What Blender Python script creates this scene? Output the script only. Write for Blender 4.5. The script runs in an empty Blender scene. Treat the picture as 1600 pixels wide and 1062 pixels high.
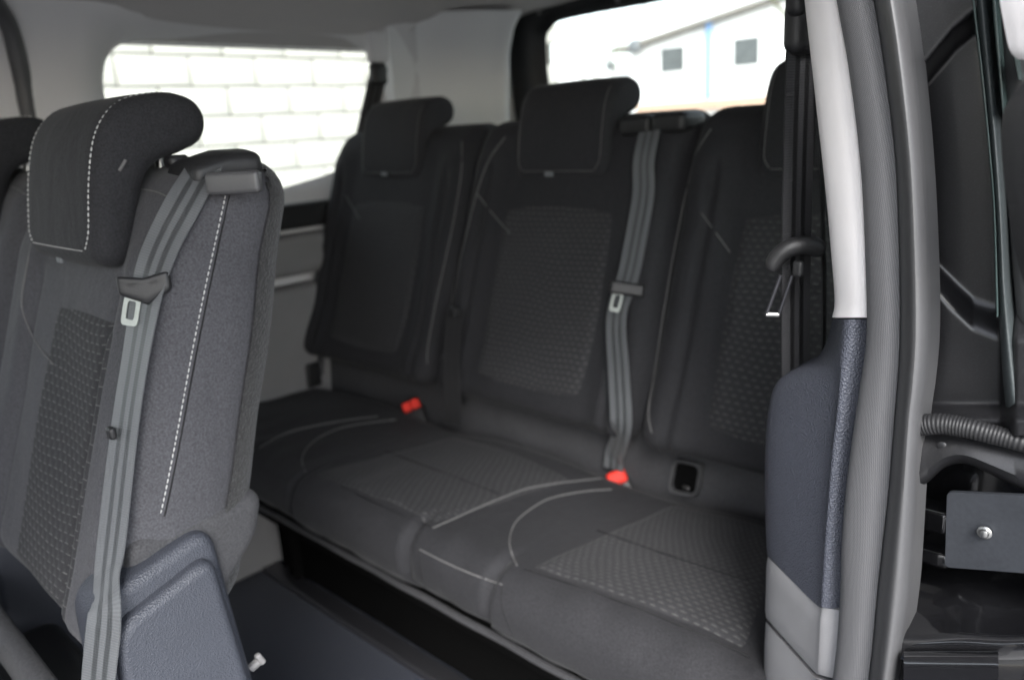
import bpy, bmesh, math, random
from mathutils import Vector, Matrix
from mathutils.bvhtree import BVHTree
random.seed(7)
S = bpy.context.scene
COL = S.collection

# ------------------------------------------------------------------ camera
CAMZ = 1.25
ROT = Matrix(((0.72934299, -0.13868568, 0.66994409),
              (0.68172178, 0.22972305, -0.69460977),
              (-0.05756918, 0.96332425, 0.26209195)))
FPX = 1212.5
cd = bpy.data.cameras.new('camera'); cam = bpy.data.objects.new('camera', cd); COL.objects.link(cam)
cd.sensor_fit = 'HORIZONTAL'; cd.sensor_width = 36; cd.lens = 36 * FPX / 1600
cd.clip_start = 0.02; cd.clip_end = 500
m4 = ROT.to_4x4(); m4.translation = (0, 0, CAMZ); cam.matrix_world = m4
cd.dof.use_dof = True; cd.dof.focus_distance = 0.56; cd.dof.aperture_fstop = 5.0
S.camera = cam

# ------------------------------------------------------------------ world, sun, exposure (overcast day, exposed for the cabin)
SUN_EL, SUN_ROT = math.radians(40), math.radians(133)
w = bpy.data.worlds.new('World'); S.world = w; w.use_nodes = True
nt = w.node_tree; nt.nodes.clear()
sky = nt.nodes.new('ShaderNodeTexSky'); sky.sky_type = 'NISHITA'; sky.sun_disc = False
sky.sun_elevation = SUN_EL; sky.sun_rotation = SUN_ROT
sky.air_density = 1.0; sky.dust_density = 1.5; sky.ozone_density = 1.0
hsv = nt.nodes.new('ShaderNodeHueSaturation'); hsv.inputs['Saturation'].default_value = 0.45
bg = nt.nodes.new('ShaderNodeBackground'); bg.inputs['Strength'].default_value = 0.14
wo = nt.nodes.new('ShaderNodeOutputWorld')
nt.links.new(sky.outputs[0], hsv.inputs['Color']); nt.links.new(hsv.outputs[0], bg.inputs['Color']); nt.links.new(bg.outputs[0], wo.inputs['Surface'])
sd = bpy.data.lights.new('sun', 'SUN'); sd.energy = 1.3; sd.angle = math.radians(25); sd.color = (1, .99, .98)
sun = bpy.data.objects.new('sun', sd); COL.objects.link(sun)
sdir = Vector((math.sin(SUN_ROT) * math.cos(SUN_EL), math.cos(SUN_ROT) * math.cos(SUN_EL), math.sin(SUN_EL)))
sun.rotation_euler = sdir.to_track_quat('Z', 'Y').to_euler()
S.view_settings.view_transform = 'Standard'; S.view_settings.look = 'None'
S.view_settings.gamma = 1; S.view_settings.use_curve_mapping = False
S.view_settings.exposure = 2.35
S.render.engine = 'CYCLES'
S.cycles.max_bounces = 10; S.cycles.diffuse_bounces = 5; S.cycles.transparent_max_bounces = 12

# ------------------------------------------------------------------ materials
def mat(name, col, rough=.6, spec=.5, metal=0, sheen=0, coat=0):
    m = bpy.data.materials.new(name); m.use_nodes = True
    b = m.node_tree.nodes['Principled BSDF']
    b.inputs['Base Color'].default_value = (*col, 1); b.inputs['Roughness'].default_value = rough
    b.inputs['Specular IOR Level'].default_value = spec; b.inputs['Metallic'].default_value = metal
    b.inputs['Sheen Weight'].default_value = sheen; b.inputs['Sheen Roughness'].default_value = .4
    b.inputs['Coat Weight'].default_value = coat
    return m
def nodes(m): return m.node_tree, m.node_tree.nodes['Principled BSDF']
def N(nt, t, **k):
    n = nt.nodes.new(t)
    for a, v in k.items():
        if a.startswith('i_'): n.inputs[a[2:].replace('_', ' ')].default_value = v
        else: setattr(n, a, v)
    return n
def coords(nt, kind='Object', scale=None):
    c = N(nt, 'ShaderNodeTexCoord'); o = c.outputs[kind]
    if scale:
        mp = N(nt, 'ShaderNodeMapping'); mp.inputs['Scale'].default_value = scale
        nt.links.new(o, mp.inputs['Vector']); o = mp.outputs[0]
    return o
def math_(nt, op, a, b=None, c=None):
    n = N(nt, 'ShaderNodeMath', operation=op)
    for i, v in enumerate((a, b, c)):
        if v is None: continue
        if isinstance(v, (int, float)): n.inputs[i].default_value = v
        else: nt.links.new(v, n.inputs[i])
    return n.outputs[0]
def mixc(nt, f, a, b):
    n = N(nt, 'ShaderNodeMix', data_type='RGBA')
    if isinstance(f, (int, float)): n.inputs['Factor'].default_value = f
    else: nt.links.new(f, n.inputs['Factor'])
    for k, v in (('A', a), ('B', b)):
        s = [i for i in n.inputs if i.name == k and i.type == 'RGBA'][0]
        if isinstance(v, tuple): s.default_value = (*v, 1)
        else: nt.links.new(v, s)
    return [o for o in n.outputs if o.type == 'RGBA'][0]
def noisy(m, col, amp=.25, scale=400, bump=.15, dist=.0006, detail=3, big=6, bigamp=.12, stretch=None):
    """grain in colour and relief, plus large soft unevenness"""
    nt, b = nodes(m); co = coords(nt, scale=stretch)
    n1 = N(nt, 'ShaderNodeTexNoise', i_Scale=scale, i_Detail=detail); nt.links.new(co, n1.inputs['Vector'])
    n2 = N(nt, 'ShaderNodeTexNoise', i_Scale=big, i_Detail=3); nt.links.new(co, n2.inputs['Vector'])
    f1 = math_(nt, 'MULTIPLY_ADD', n1.outputs[0], amp * 2, 1 - amp)
    f2 = math_(nt, 'MULTIPLY_ADD', n2.outputs[0], bigamp * 2, 1 - bigamp)
    f = math_(nt, 'MULTIPLY', f1, f2)
    v = N(nt, 'ShaderNodeVectorMath', operation='SCALE'); v.inputs[0].default_value = col; nt.links.new(f, v.inputs['Scale'])
    nt.links.new(v.outputs[0], b.inputs['Base Color'])
    bp = N(nt, 'ShaderNodeBump', i_Strength=bump, i_Distance=dist); nt.links.new(n1.outputs[0], bp.inputs['Height'])
    nt.links.new(bp.outputs[0], b.inputs['Normal'])
    return m
def fabric(name, col, sheen=.15):
    m = noisy(mat(name, col, .85, .25, sheen=sheen), col, .75, 520, .7, .0009, 5, 9, .16)
    nt, b = nodes(m); old = b.inputs['Normal'].links[0].from_node          # soft creases and puckers under the weave
    n = N(nt, 'ShaderNodeTexNoise', i_Scale=17, i_Detail=4, i_Distortion=1.2); nt.links.new(coords(nt, scale=(1, 1, .55)), n.inputs['Vector'])
    bp = N(nt, 'ShaderNodeBump', i_Strength=.35, i_Distance=.006); nt.links.new(n.outputs[0], bp.inputs['Height']); nt.links.new(bp.outputs[0], old.inputs['Normal'])
    return m
M = {}
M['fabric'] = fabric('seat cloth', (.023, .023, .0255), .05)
M['fabric_lit'] = fabric('lit seat cloth', (.058, .058, .064), .08)  # seat cloth lightened for the door light falling on the second row
M['skirt'] = fabric('skirt cloth', (.048, .048, .051), .06)
M['insert'] = mat('patterned cloth', (.04, .04, .042), .85, .25, sheen=.05)
def make_insert(m):
    nt, b = nodes(m); uv = coords(nt, 'UV')
    sp = N(nt, 'ShaderNodeSeparateXYZ'); nt.links.new(uv, sp.inputs[0]); u, v = sp.outputs[0], sp.outputs[1]
    pu, pv = .0135, .0085
    wn = N(nt, 'ShaderNodeTexNoise', i_Scale=9, i_Detail=2); nt.links.new(coords(nt), wn.inputs['Vector'])
    u = math_(nt, 'ADD', u, math_(nt, 'MULTIPLY_ADD', wn.outputs[0], .018, -.009)); ws_ = N(nt, 'ShaderNodeSeparateColor'); nt.links.new(wn.outputs['Color'], ws_.inputs[0])
    v = math_(nt, 'ADD', v, math_(nt, 'MULTIPLY_ADD', ws_.outputs[1], .018, -.009))
    row = math_(nt, 'DIVIDE', v, pv); ri = math_(nt, 'FLOOR', row); rf = math_(nt, 'FRACT', row)
    sh = math_(nt, 'MULTIPLY', math_(nt, 'MODULO', math_(nt, 'ABSOLUTE', ri), 2.0), .5)
    uf = math_(nt, 'FRACT', math_(nt, 'ADD', math_(nt, 'DIVIDE', u, pu), sh))
    dash = math_(nt, 'MULTIPLY', math_(nt, 'LESS_THAN', uf, .56), math_(nt, 'LESS_THAN', rf, .13))
    tick = math_(nt, 'MULTIPLY', math_(nt, 'LESS_THAN', math_(nt, 'ABSOLUTE', math_(nt, 'SUBTRACT', uf, .28)), .06), math_(nt, 'LESS_THAN', rf, .62))
    ns = N(nt, 'ShaderNodeTexNoise', i_Scale=60, i_Detail=3); nt.links.new(coords(nt), ns.inputs['Vector'])
    mask = math_(nt, 'MULTIPLY', math_(nt, 'MAXIMUM', dash, math_(nt, 'MULTIPLY', tick, .16)), math_(nt, 'MULTIPLY_ADD', ns.outputs[0], 1.0, .25))
    n1 = N(nt, 'ShaderNodeTexNoise', i_Scale=800, i_Detail=3); nt.links.new(coords(nt), n1.inputs['Vector'])
    base = mixc(nt, n1.outputs[0], (.010, .010, .0115), (.050, .050, .053))
    nt.links.new(mixc(nt, mask, base, (.115, .114, .112)), b.inputs['Base Color'])
    cell = math_(nt, 'MULTIPLY', math_(nt, 'SINE', math_(nt, 'MULTIPLY', uf, math.pi)), math_(nt, 'SINE', math_(nt, 'MULTIPLY', rf, math.pi)))
    h = math_(nt, 'ADD', math_(nt, 'MULTIPLY', cell, .8), math_(nt, 'MULTIPLY', n1.outputs[0], .5))
    bp = N(nt, 'ShaderNodeBump', i_Strength=.5, i_Distance=.0009); nt.links.new(h, bp.inputs['Height']); nt.links.new(bp.outputs[0], b.inputs['Normal'])
make_insert(M['insert'])
M['carpet'] = noisy(mat('floor carpet', (.05, .055, .07), .95, .1, sheen=.2), (.020, .024, .036), .5, 500, .8, .002, 4, 4, .2)
M['back_carpet'] = noisy(mat('seat back carpet', (.05, .05, .05), .98, .1, sheen=.2), (.036, .036, .036), .75, 330, 1, .003, 5, 20, .2)
M['thread'] = noisy(mat('pale thread', (.5, .5, .48), .7, .3), (.42, .42, .41), .3, 300, .2, .0003)
M['thread_dim'] = noisy(mat('grey thread', (.3, .3, .3), .8, .2), (.15, .148, .147), .3, 300, .2, .0003)
M['seam'] = noisy(mat('dark seam', (.02, .02, .02), .9, .1), (.02, .02, .021), .2, 500)
def grained(name, col, rough=.5, sc=900, bump=.45):
    m = mat(name, col, rough, .4); nt, b = nodes(m); co = coords(nt)
    v = N(nt, 'ShaderNodeTexVoronoi', i_Scale=sc); nt.links.new(co, v.inputs['Vector'])
    n = N(nt, 'ShaderNodeTexNoise', i_Scale=14, i_Detail=4); nt.links.new(co, n.inputs['Vector'])
    f = math_(nt, 'MULTIPLY_ADD', n.outputs[0], .22, .89)
    s = N(nt, 'ShaderNodeVectorMath', operation='SCALE'); s.inputs[0].default_value = col; nt.links.new(f, s.inputs['Scale']); nt.links.new(s.outputs[0], b.inputs['Base Color'])
    bp = N(nt, 'ShaderNodeBump', i_Strength=bump, i_Distance=.0009); nt.links.new(v.outputs['Distance'], bp.inputs['Height']); nt.links.new(bp.outputs[0], b.inputs['Normal'])
    return m
M['plastic_blue'] = grained('slate blue grained plastic', (.070, .075, .094), .42, 650, .9)
M['plastic_cover'] = grained('slate seat plastic', (.046, .050, .062), .45, 700, .7)
M['deep_shade'] = noisy(mat('painted deep shade', (.004, .004, .004), .9, .02), (.004, .004, .004), .2, 200)  # near-black stands in for deep shade under the bench and in the latch
M['plastic_grey'] = grained('light grey plastic', (.27, .268, .275), .5, 1200, .2)
M['plastic_white'] = grained('off white pillar plastic', (.86, .83, .825), .55, 1500, .12)
M['plastic_black'] = grained('black plastic', (.018, .018, .019), .4, 1200, .2)
M['plastic_trim'] = grained('grey side trim plastic', (.20, .195, .195), .6, 700, .2)
M['headliner'] = noisy(mat('headliner felt', (.3, .3, .3), .95, .1), (.52, .50, .49), .10, 500, .3, .0008, 3, 3, .06)
M['wall_trim'] = noisy(mat('pale pillar trim', (.35, .35, .35), .7, .3), (.68, .67, .67), .06, 500, .2, .0005, 3, 3, .05)
M['lit_trim'] = noisy(mat('lit corner trim', (.8, .8, .8), .7, .3), (.80, .80, .80), .05, 500, .2, .0005, 3, 3, .04)  # same pale trim plastic, lightened to stand in for daylight on the corner
M['red'] = mat('red button plastic', (.75, .045, .03), .6, .25)
nt_, b_ = nodes(M['red']); n_ = N(nt_, 'ShaderNodeTexNoise', i_Scale=90); nt_.links.new(coords(nt_), n_.inputs['Vector'])
nt_.links.new(mixc(nt_, n_.outputs[0], (.70, .035, .025), (.85, .06, .04)), b_.inputs['Base Color'])
M['metal'] = noisy(mat('bare steel', (.6, .6, .6), .32, .5, 1), (.40, .40, .39), .15, 300, .1, .0003)
M['tongue'] = noisy(mat('plated tongue', (.6, .63, .6), .5, .4, .2), (.26, .28, .26), .15, 200, .1, .0003)
M['dark_metal'] = noisy(mat('blackened steel', (.08, .08, .09), .3, .5, .8), (.10, .10, .11), .15, 300, .1, .0003)
def make_paint(name, col, rough, flake=.35, coat=.8):
    m = mat(name, col, rough, .5, 0, coat=coat); nt, b = nodes(m); co = coords(nt)
    b.inputs['Coat Roughness'].default_value = .08
    v = N(nt, 'ShaderNodeTexVoronoi', i_Scale=1600); nt.links.new(co, v.inputs['Vector'])
    n = N(nt, 'ShaderNodeTexNoise', i_Scale=12, i_Detail=5); nt.links.new(co, n.inputs['Vector'])
    c = N(nt, 'ShaderNodeSeparateColor'); nt.links.new(v.outputs['Color'], c.inputs[0])
    f = math_(nt, 'MULTIPLY', math_(nt, 'POWER', c.outputs[0], 4.0), flake)
    nt.links.new(mixc(nt, f, col, (.30, .30, .31)), b.inputs['Base Color'])
    nt.links.new(math_(nt, 'MULTIPLY_ADD', n.outputs[0], .25, rough - .1), b.inputs['Roughness'])
    n3 = N(nt, 'ShaderNodeTexNoise', i_Scale=260, i_Detail=2); nt.links.new(co, n3.inputs['Vector'])
    bp = N(nt, 'ShaderNodeBump', i_Strength=.025, i_Distance=.0003); nt.links.new(n3.outputs[0], bp.inputs['Height']); nt.links.new(bp.outputs[0], b.inputs['Normal'])
    return m
M['paint_matt'] = make_paint('dry black jamb paint', (.007, .007, .008), .34, .03, .15)
M['paint'] = make_paint('glossy black body paint', (.007, .007, .008), .14, .02, 1)
M['bead'] = noisy(mat('seam sealer', (.012, .012, .013), .5, .3), (.014, .014, .015), .3, 300, .3, .0005)
M['plate'] = noisy(mat('coated plate', (.05, .055, .06), .5, .4, .2), (.034, .037, .043), .25, 300, .2, .0004, 4, 25, .25)
M['rubber'] = noisy(mat('smooth rubber', (.05, .05, .05), .42, .5), (.062, .062, .064), .12, 600, .15, .0003, 3, 10, .15)
M['glassrubber'] = noisy(mat('weathered rubber edge', (.05, .06, .06), .35, .5), (.05, .058, .06), .3, 400, .2, .0004)
M['teal'] = mat('green glass edge', (.05, .075, .072), .2, .6)
def make_weave():
    m = mat('woven seal cloth', (.07, .07, .07), .75, .3, sheen=.1); nt, b = nodes(m); uv = coords(nt, 'UV')
    sp = N(nt, 'ShaderNodeSeparateXYZ'); nt.links.new(uv, sp.inputs[0])
    a = math_(nt, 'SINE', math_(nt, 'MULTIPLY', math_(nt, 'ADD', sp.outputs[0], math_(nt, 'MULTIPLY', sp.outputs[1], .6)), 2 * math.pi / .0016))
    c = math_(nt, 'SINE', math_(nt, 'MULTIPLY', math_(nt, 'SUBTRACT', sp.outputs[1], math_(nt, 'MULTIPLY', sp.outputs[0], .2)), 2 * math.pi / .0022))
    h = math_(nt, 'MULTIPLY_ADD', math_(nt, 'MULTIPLY', a, c), .5, .5)
    nt.links.new(mixc(nt, h, (.065, .065, .069), (.15, .15, .156)), b.inputs['Base Color'])
    bp = N(nt, 'ShaderNodeBump', i_Strength=.5, i_Distance=.0005); nt.links.new(h, bp.inputs['Height']); nt.links.new(bp.outputs[0], b.inputs['Normal'])
    return m
M['weave'] = make_weave()
def make_web(name, lo, hi, rough=.42):
    m = mat(name, lo, rough, .75 if hi[0] > .06 else .25, sheen=.15 if hi[0] > .06 else 0); nt, b = nodes(m); uv = coords(nt, 'UV')
    sp = N(nt, 'ShaderNodeSeparateXYZ'); nt.links.new(uv, sp.inputs[0])       # x along (m), y across 0..1
    cr = N(nt, 'ShaderNodeValToRGB'); nt.links.new(sp.outputs[1], cr.inputs[0]); cr.color_ramp.interpolation = 'LINEAR'
    e = cr.color_ramp.elements
    stops = [(0, 1), (.22, 1), (.25, 0), (.37, 0), (.40, 1), (.54, 1), (.57, 0), (.69, 0), (.72, 1), (.97, 1), (1, 0)]
    e[0].position = 0; e[0].color = (1, 1, 1, 1); e[1].position = 1; e[1].color = (0, 0, 0, 1)
    for p, v in stops[1:-1]:
        k = e.new(p); k.color = (v, v, v, 1)
    wv = math_(nt, 'MULTIPLY_ADD', math_(nt, 'SINE', math_(nt, 'MULTIPLY', sp.outputs[0], 2 * math.pi / .0022)), .5, .5)
    wx = math_(nt, 'MULTIPLY_ADD', math_(nt, 'SINE', math_(nt, 'MULTIPLY', sp.outputs[1], 2 * math.pi * 26)), .5, .5)
    wv = math_(nt, 'MULTIPLY', math_(nt, 'ADD', wv, wx), .5)
    base = mixc(nt, cr.outputs[0], lo, hi)
    s = N(nt, 'ShaderNodeVectorMath', operation='SCALE'); nt.links.new(base, s.inputs[0]); nt.links.new(math_(nt, 'MULTIPLY_ADD', wv, .5, .7), s.inputs['Scale'])
    nt.links.new(s.outputs[0], b.inputs['Base Color'])
    bp = N(nt, 'ShaderNodeBump', i_Strength=.5, i_Distance=.0005); nt.links.new(wv, bp.inputs['Height']); nt.links.new(bp.outputs[0], b.inputs['Normal'])
    return m
M['web'] = make_web('grey belt webbing', (.040, .043, .045), (.105, .110, .115), .32)
M['web_dark'] = make_web('black belt webbing', (.014, .014, .015), (.052, .052, .055), .5)
M['web_black'] = make_web('plain black webbing', (.008, .008, .009), (.012, .012, .013), .7)
def make_glass(tint):
    m = bpy.data.materials.new('window glass'); m.use_nodes = True; nt = m.node_tree; nt.nodes.clear()
    t = N(nt, 'ShaderNodeBsdfTransparent'); t.inputs[0].default_value = (*tint, 1)
    g = N(nt, 'ShaderNodeBsdfGlossy'); g.inputs['Roughness'].default_value = .02
    fr = N(nt, 'ShaderNodeFresnel', i_IOR=1.35); mx = N(nt, 'ShaderNodeMixShader'); o = N(nt, 'ShaderNodeOutputMaterial')
    nt.links.new(fr.outputs[0], mx.inputs[0]); nt.links.new(t.outputs[0], mx.inputs[1]); nt.links.new(g.outputs[0], mx.inputs[2]); nt.links.new(mx.outputs[0], o.inputs[0])
    return m
M['glass'] = make_glass((.88, .9, .88))
M['brick'] = noisy(mat('pale block', (.6, .6, .55), .9, .2), (.46, .45, .41), .12, 30, .4, .004, 5, 2, .08)
nt_, b_ = nodes(M['brick'])
M['mortar'] = noisy(mat('mortar', (.3, .3, .28), .95, .1), (.092, .089, .08), .25, 40, .4, .004)
M['tarmac'] = noisy(mat('pale concrete yard', (.25, .25, .25), .9, .2), (.27, .265, .26), .2, 25, .4, .004, 5, .3, .15)
M['cladding'] = noisy(mat('white cladding', (.75, .75, .75), .7, .3), (.84, .84, .83), .05, 8, .1, .004)
M['bluepipe'] = noisy(mat('blue downpipe paint', (.10, .30, .70), .5), (.16, .30, .55), .1, 10, .1, .004)
M['fascia'] = noisy(mat('grey fascia', (.25, .24, .22), .7), (.27, .255, .23), .1, 10, .1, .004)
M['brown'] = noisy(mat('brown brick band', (.35, .19, .11), .9), (.50, .34, .25), .15, 12, .3, .004)
M['winglass'] = noisy(mat('grey window panes', (.08, .09, .10), .1, .6), (.08, .088, .092), .35, 2, 0, .001, 3, 1, .3)
M['bark'] = noisy(mat('bare bark', (.12, .11, .06), .9), (.10, .095, .05), .3, 20, .4, .01)
M['lampgrey'] = noisy(mat('grey lamp housing', (.15, .16, .17), .6), (.15, .16, .17), .15, 10, .1, .002)

# ------------------------------------------------------------------ helpers
def ray(px, py): return ROT @ Vector((px - 800, -(py - 531), -FPX))
def at(px, py, x=None, y=None, z=None):
    d = ray(px, py); o = Vector((0, 0, CAMZ))
    t = x / d.x if x is not None else (y / d.y if y is not None else (z - CAMZ) / d.z)
    return o + d * t
BV = {}
def finish(name, me, m, parent, smooth=True, ang=40):
    o = bpy.data.objects.new(name, me); COL.objects.link(o)
    if m: me.materials.append(M[m] if isinstance(m, str) else m)
    if smooth:
        me.polygons.foreach_set('use_smooth', [True] * len(me.polygons))
        me.set_sharp_from_angle(angle=math.radians(ang))
    if parent:
        o.parent = parent
        base = root_loc(parent)
        if base.length > 0: me.transform(Matrix.Translation(-base))
    return o
def root_loc(p):
    v = Vector(p.location)
    while p.parent: p = p.parent; v += Vector(p.location)
    return v
def mk(name, vs, fs, m, parent=None, smooth=True, uvs=None, ang=40, fixn=True):
    me = bpy.data.meshes.new(name); me.from_pydata([tuple(v) for v in vs], [], fs)
    if uvs:
        l = me.uv_layers.new(name='UVMap')
        for lp in me.loops: l.data[lp.index].uv = uvs[lp.vertex_index]
    if fixn:
        bm = bmesh.new(); bm.from_mesh(me); bmesh.ops.recalc_face_normals(bm, faces=bm.faces); bm.to_mesh(me); bm.free()
    me.update()
    return finish(name, me, m, parent, smooth, ang)
def bvh(*objs):
    vs, fs = [], []
    for o in objs:
        k = len(vs); off = Vector((0, 0, 0)); p = o.parent
        if p: off = root_loc(p)
        off = off + Vector(o.location)
        vs += [v.co + off for v in o.data.vertices]; fs += [[i + k for i in p_.vertices] for p_ in o.data.polygons]
    return BVHTree.FromPolygons(vs, fs)
def tag(o, label, cat=None, group=None, kind=None):
    if label: o['label'] = label
    if cat: o['category'] = cat
    if group: o['group'] = group
    if kind: o['kind'] = kind
    return o
def empty(name, loc=(0, 0, 0)):
    o = bpy.data.objects.new(name, None); COL.objects.link(o); o.location = loc; o.empty_display_size = .05
    return o
def axis(h, r, n, k=4):
    r = min(r, h * .999); a = [-h + r * i / k for i in range(k)]
    inn = [-(h - r) + 2 * (h - r) * i / n for i in range(n + 1)]
    return a + inn + [-x for x in reversed(a)]
def rbox_data(hx, hy, hz, r, n=(8, 4, 8), deform=None, k=4):
    A = [axis(hx, r, n[0], k), axis(hy, r, n[1], k), axis(hz, r, n[2], k)]
    H = (hx, hy, hz); idx = {}; vs = []; fs = []
    def vert(i, j, l):
        key = (i, j, l)
        if key in idx: return idx[key]
        p = [A[0][i], A[1][j], A[2][l]]
        c = [max(-(H[q] - r), min(H[q] - r, p[q])) for q in range(3)]
        d = Vector([p[q] - c[q] for q in range(3)])
        if d.length > 1e-9: d = d.normalized() * r
        v = Vector(c) + d
        if deform: v = Vector(deform(v))
        vs.append(v); idx[key] = len(vs) - 1
        return idx[key]
    L = [len(a) - 1 for a in A]
    for ax in range(3):
        b_, c_ = (ax + 1) % 3, (ax + 2) % 3
        for side in (0, L[ax]):
            for i in range(L[b_]):
                for j in range(L[c_]):
                    q = []
                    for (u, v_) in ((i, j), (i + 1, j), (i + 1, j + 1), (i, j + 1)):
                        t = [0, 0, 0]; t[ax] = side; t[b_] = u; t[c_] = v_; q.append(vert(*t))
                    fs.append(q if side else q[::-1])
    return vs, fs
def rbox(name, c, h, r, m, parent=None, n=(3, 3, 3), rot=None, deform=None, k=3):
    R = rot or Matrix.Identity(3); c = Vector(c)
    vs, fs = rbox_data(h[0], h[1], h[2], r, n, deform, k)
    return mk(name, [c + R @ v for v in vs], fs, m, parent)
def catmull(pts, per=8, closed=False):
    P = [Vector(p) for p in pts]; out = []; n = len(P)
    rng = n if closed else n - 1
    for i in range(rng):
        p1, p2 = P[i], P[(i + 1) % n]
        p0 = P[i - 1] if (i > 0 or closed) else p1 * 2 - p2
        p3 = P[(i + 2) % n] if (i + 2 < n or closed) else p2 * 2 - p1
        for k in range(per):
            t = k / per
            out.append(.5 * ((2 * p1) + (p2 - p0) * t + (2 * p0 - 5 * p1 + 4 * p2 - p3) * t * t + (3 * p1 - p0 - 3 * p2 + p3) * t ** 3))
    if not closed: out.append(P[-1])
    return out
def resample(pts, step):
    P = [Vector(p) for p in pts]; out = [P[0]]; acc = 0
    for a, b in zip(P, P[1:]):
        d = (b - a).length
        if d < 1e-9: continue
        t = step - acc
        while t <= d: out.append(a.lerp(b, t / d)); t += step
        acc = d - (t - step)
    return out
def loft(name, rings, m, parent=None, closed=True, cap=True, uvscale=False, ang=40, smooth=True):
    n = len(rings[0]); vs = [Vector(p) for r in rings for p in r]; fs = []
    for i in range(len(rings) - 1):
        for j in range(n if closed else n - 1):
            a, b = i * n + j, i * n + (j + 1) % n
            fs.append([a, b, b + n, a + n])
    if cap and closed: fs.append(list(range(n))[::-1]); fs.append([len(vs) - n + j for j in range(n)])
    uvs = None
    if uvscale:
        uvs = []; acc = 0
        for i, r in enumerate(rings):
            if i: acc += (Vector(r[0]) - Vector(rings[i - 1][0])).length
            s = 0
            for j in range(n):
                if j: s += (Vector(r[j]) - Vector(r[j - 1])).length
                uvs.append((s, acc))
    return mk(name, vs, fs, m, parent, smooth, uvs, ang)
def tube(name, pts, rad, m, parent=None, seg=6):
    P = [Vector(p) for p in pts]; rings = []
    up = Vector((0.13, .2, 1))
    for i, p in enumerate(P):
        t = (P[min(i + 1, len(P) - 1)] - P[max(i - 1, 0)]).normalized()
        a = t.cross(up)
        if a.length < 1e-3: a = t.cross(Vector((1, 0, 0)))
        a.normalize(); b = t.cross(a); r = rad(i / (len(P) - 1)) if callable(rad) else rad
        rings.append([p + (a * math.cos(q) + b * math.sin(q)) * r for q in [2 * math.pi * j / seg for j in range(seg)]])
    return loft(name, rings, m, parent)
def dashes(name, pts, m, parent, ln=.0048, gap=.0022, rad=.0009):
    P = resample(pts, .0008); vs, fs = [], []
    nl, ng = int(ln / .0008), int(gap / .0008); i = 0
    while i + nl + 1 < len(P):
        nl = int(ln / .0008) + random.choice((-1, 0, 0, 0))
        seg = [P[i], P[i + nl // 3], P[i + 2 * nl // 3], P[i + nl]]
        t = (seg[-1] - seg[0]).normalized(); a = t.cross(Vector((.1, .2, 1))).normalized(); b = t.cross(a); k = len(vs)
        for q, rr in zip(seg, (.4, 1, 1, .4)):
            vs += [q + (a * math.cos(w_) + b * math.sin(w_)) * rad * rr for w_ in [2 * math.pi * j / 5 for j in range(5)]]
        for s in range(3):
            for j in range(5): fs.append([k + s * 5 + j, k + s * 5 + (j + 1) % 5, k + s * 5 + 5 + (j + 1) % 5, k + s * 5 + 5 + j])
        fs.append([k + j for j in range(5)][::-1]); fs.append([k + 15 + j for j in range(5)])
        i += nl + ng
    o = mk(name, vs, fs, m, parent); o['kind'] = 'stuff'; return o
def cast(tree, px, py, off=.001):
    h = tree.ray_cast(Vector((0, 0, CAMZ)), ray(px, py).normalized())
    if h[0] is None: return None, None
    n = h[1]
    if n.dot(ray(px, py)) > 0: n = -n
    return h[0] + n * off, n
def seam_px(tree, pxs, off=.0006, per=6):
    pts = catmull([Vector((a, b, 0)) for a, b in pxs], per); out = []
    for p in pts:
        q, n = cast(tree, p.x, p.y, off)
        if q is not None and (not out or (q - out[-1]).length < .12): out.append(q)
    return out
def smooth_line(P, it=4):
    P = [Vector(p) for p in P]
    for _ in range(it): P = [P[0]] + [(P[i - 1] + P[i] * 2 + P[i + 1]) / 4 for i in range(1, len(P) - 1)] + [P[-1]]
    return P
def ribbon(name, C, Nn, width, m, parent=None, th=.0012, flipw=False):
    """strap: centre points, facing normals, constant width"""
    n = len(C); rings = []; uvs = []; acc = 0
    for i in range(n):
        t = (C[min(i + 1, n - 1)] - C[max(i - 1, 0)]).normalized(); wd = t.cross(Nn[i]).normalized(); nn = wd.cross(t).normalized()
        if flipw: wd = -wd
        if nn.dot(Nn[i]) < 0: nn = -nn
        if i: acc += (C[i] - C[i - 1]).length
        w_ = width(i / (n - 1)) if callable(width) else width
        ring = []
        K = 8
        for j in range(K + 1): ring.append((C[i] + wd * w_ * (j / K - .5) + nn * th * .5, j / K))
        for j in range(K, -1, -1): ring.append((C[i] + wd * w_ * (j / K - .5) - nn * th * .5, j / K))
        rings.append([p for p, _ in ring]); uvs += [(acc, v) for _, v in ring]
    k = len(rings[0]); vs = [p for r in rings for p in r]; fs = []
    for i in range(n - 1):
        for j in range(k): fs.append([i * k + j, i * k + (j + 1) % k, (i + 1) * k + (j + 1) % k, (i + 1) * k + j])
    fs.append(list(range(k))[::-1]); fs.append([(n - 1) * k + j for j in range(k)])
    return mk(name, vs, fs, m, parent, True, uvs, 60)
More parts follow.
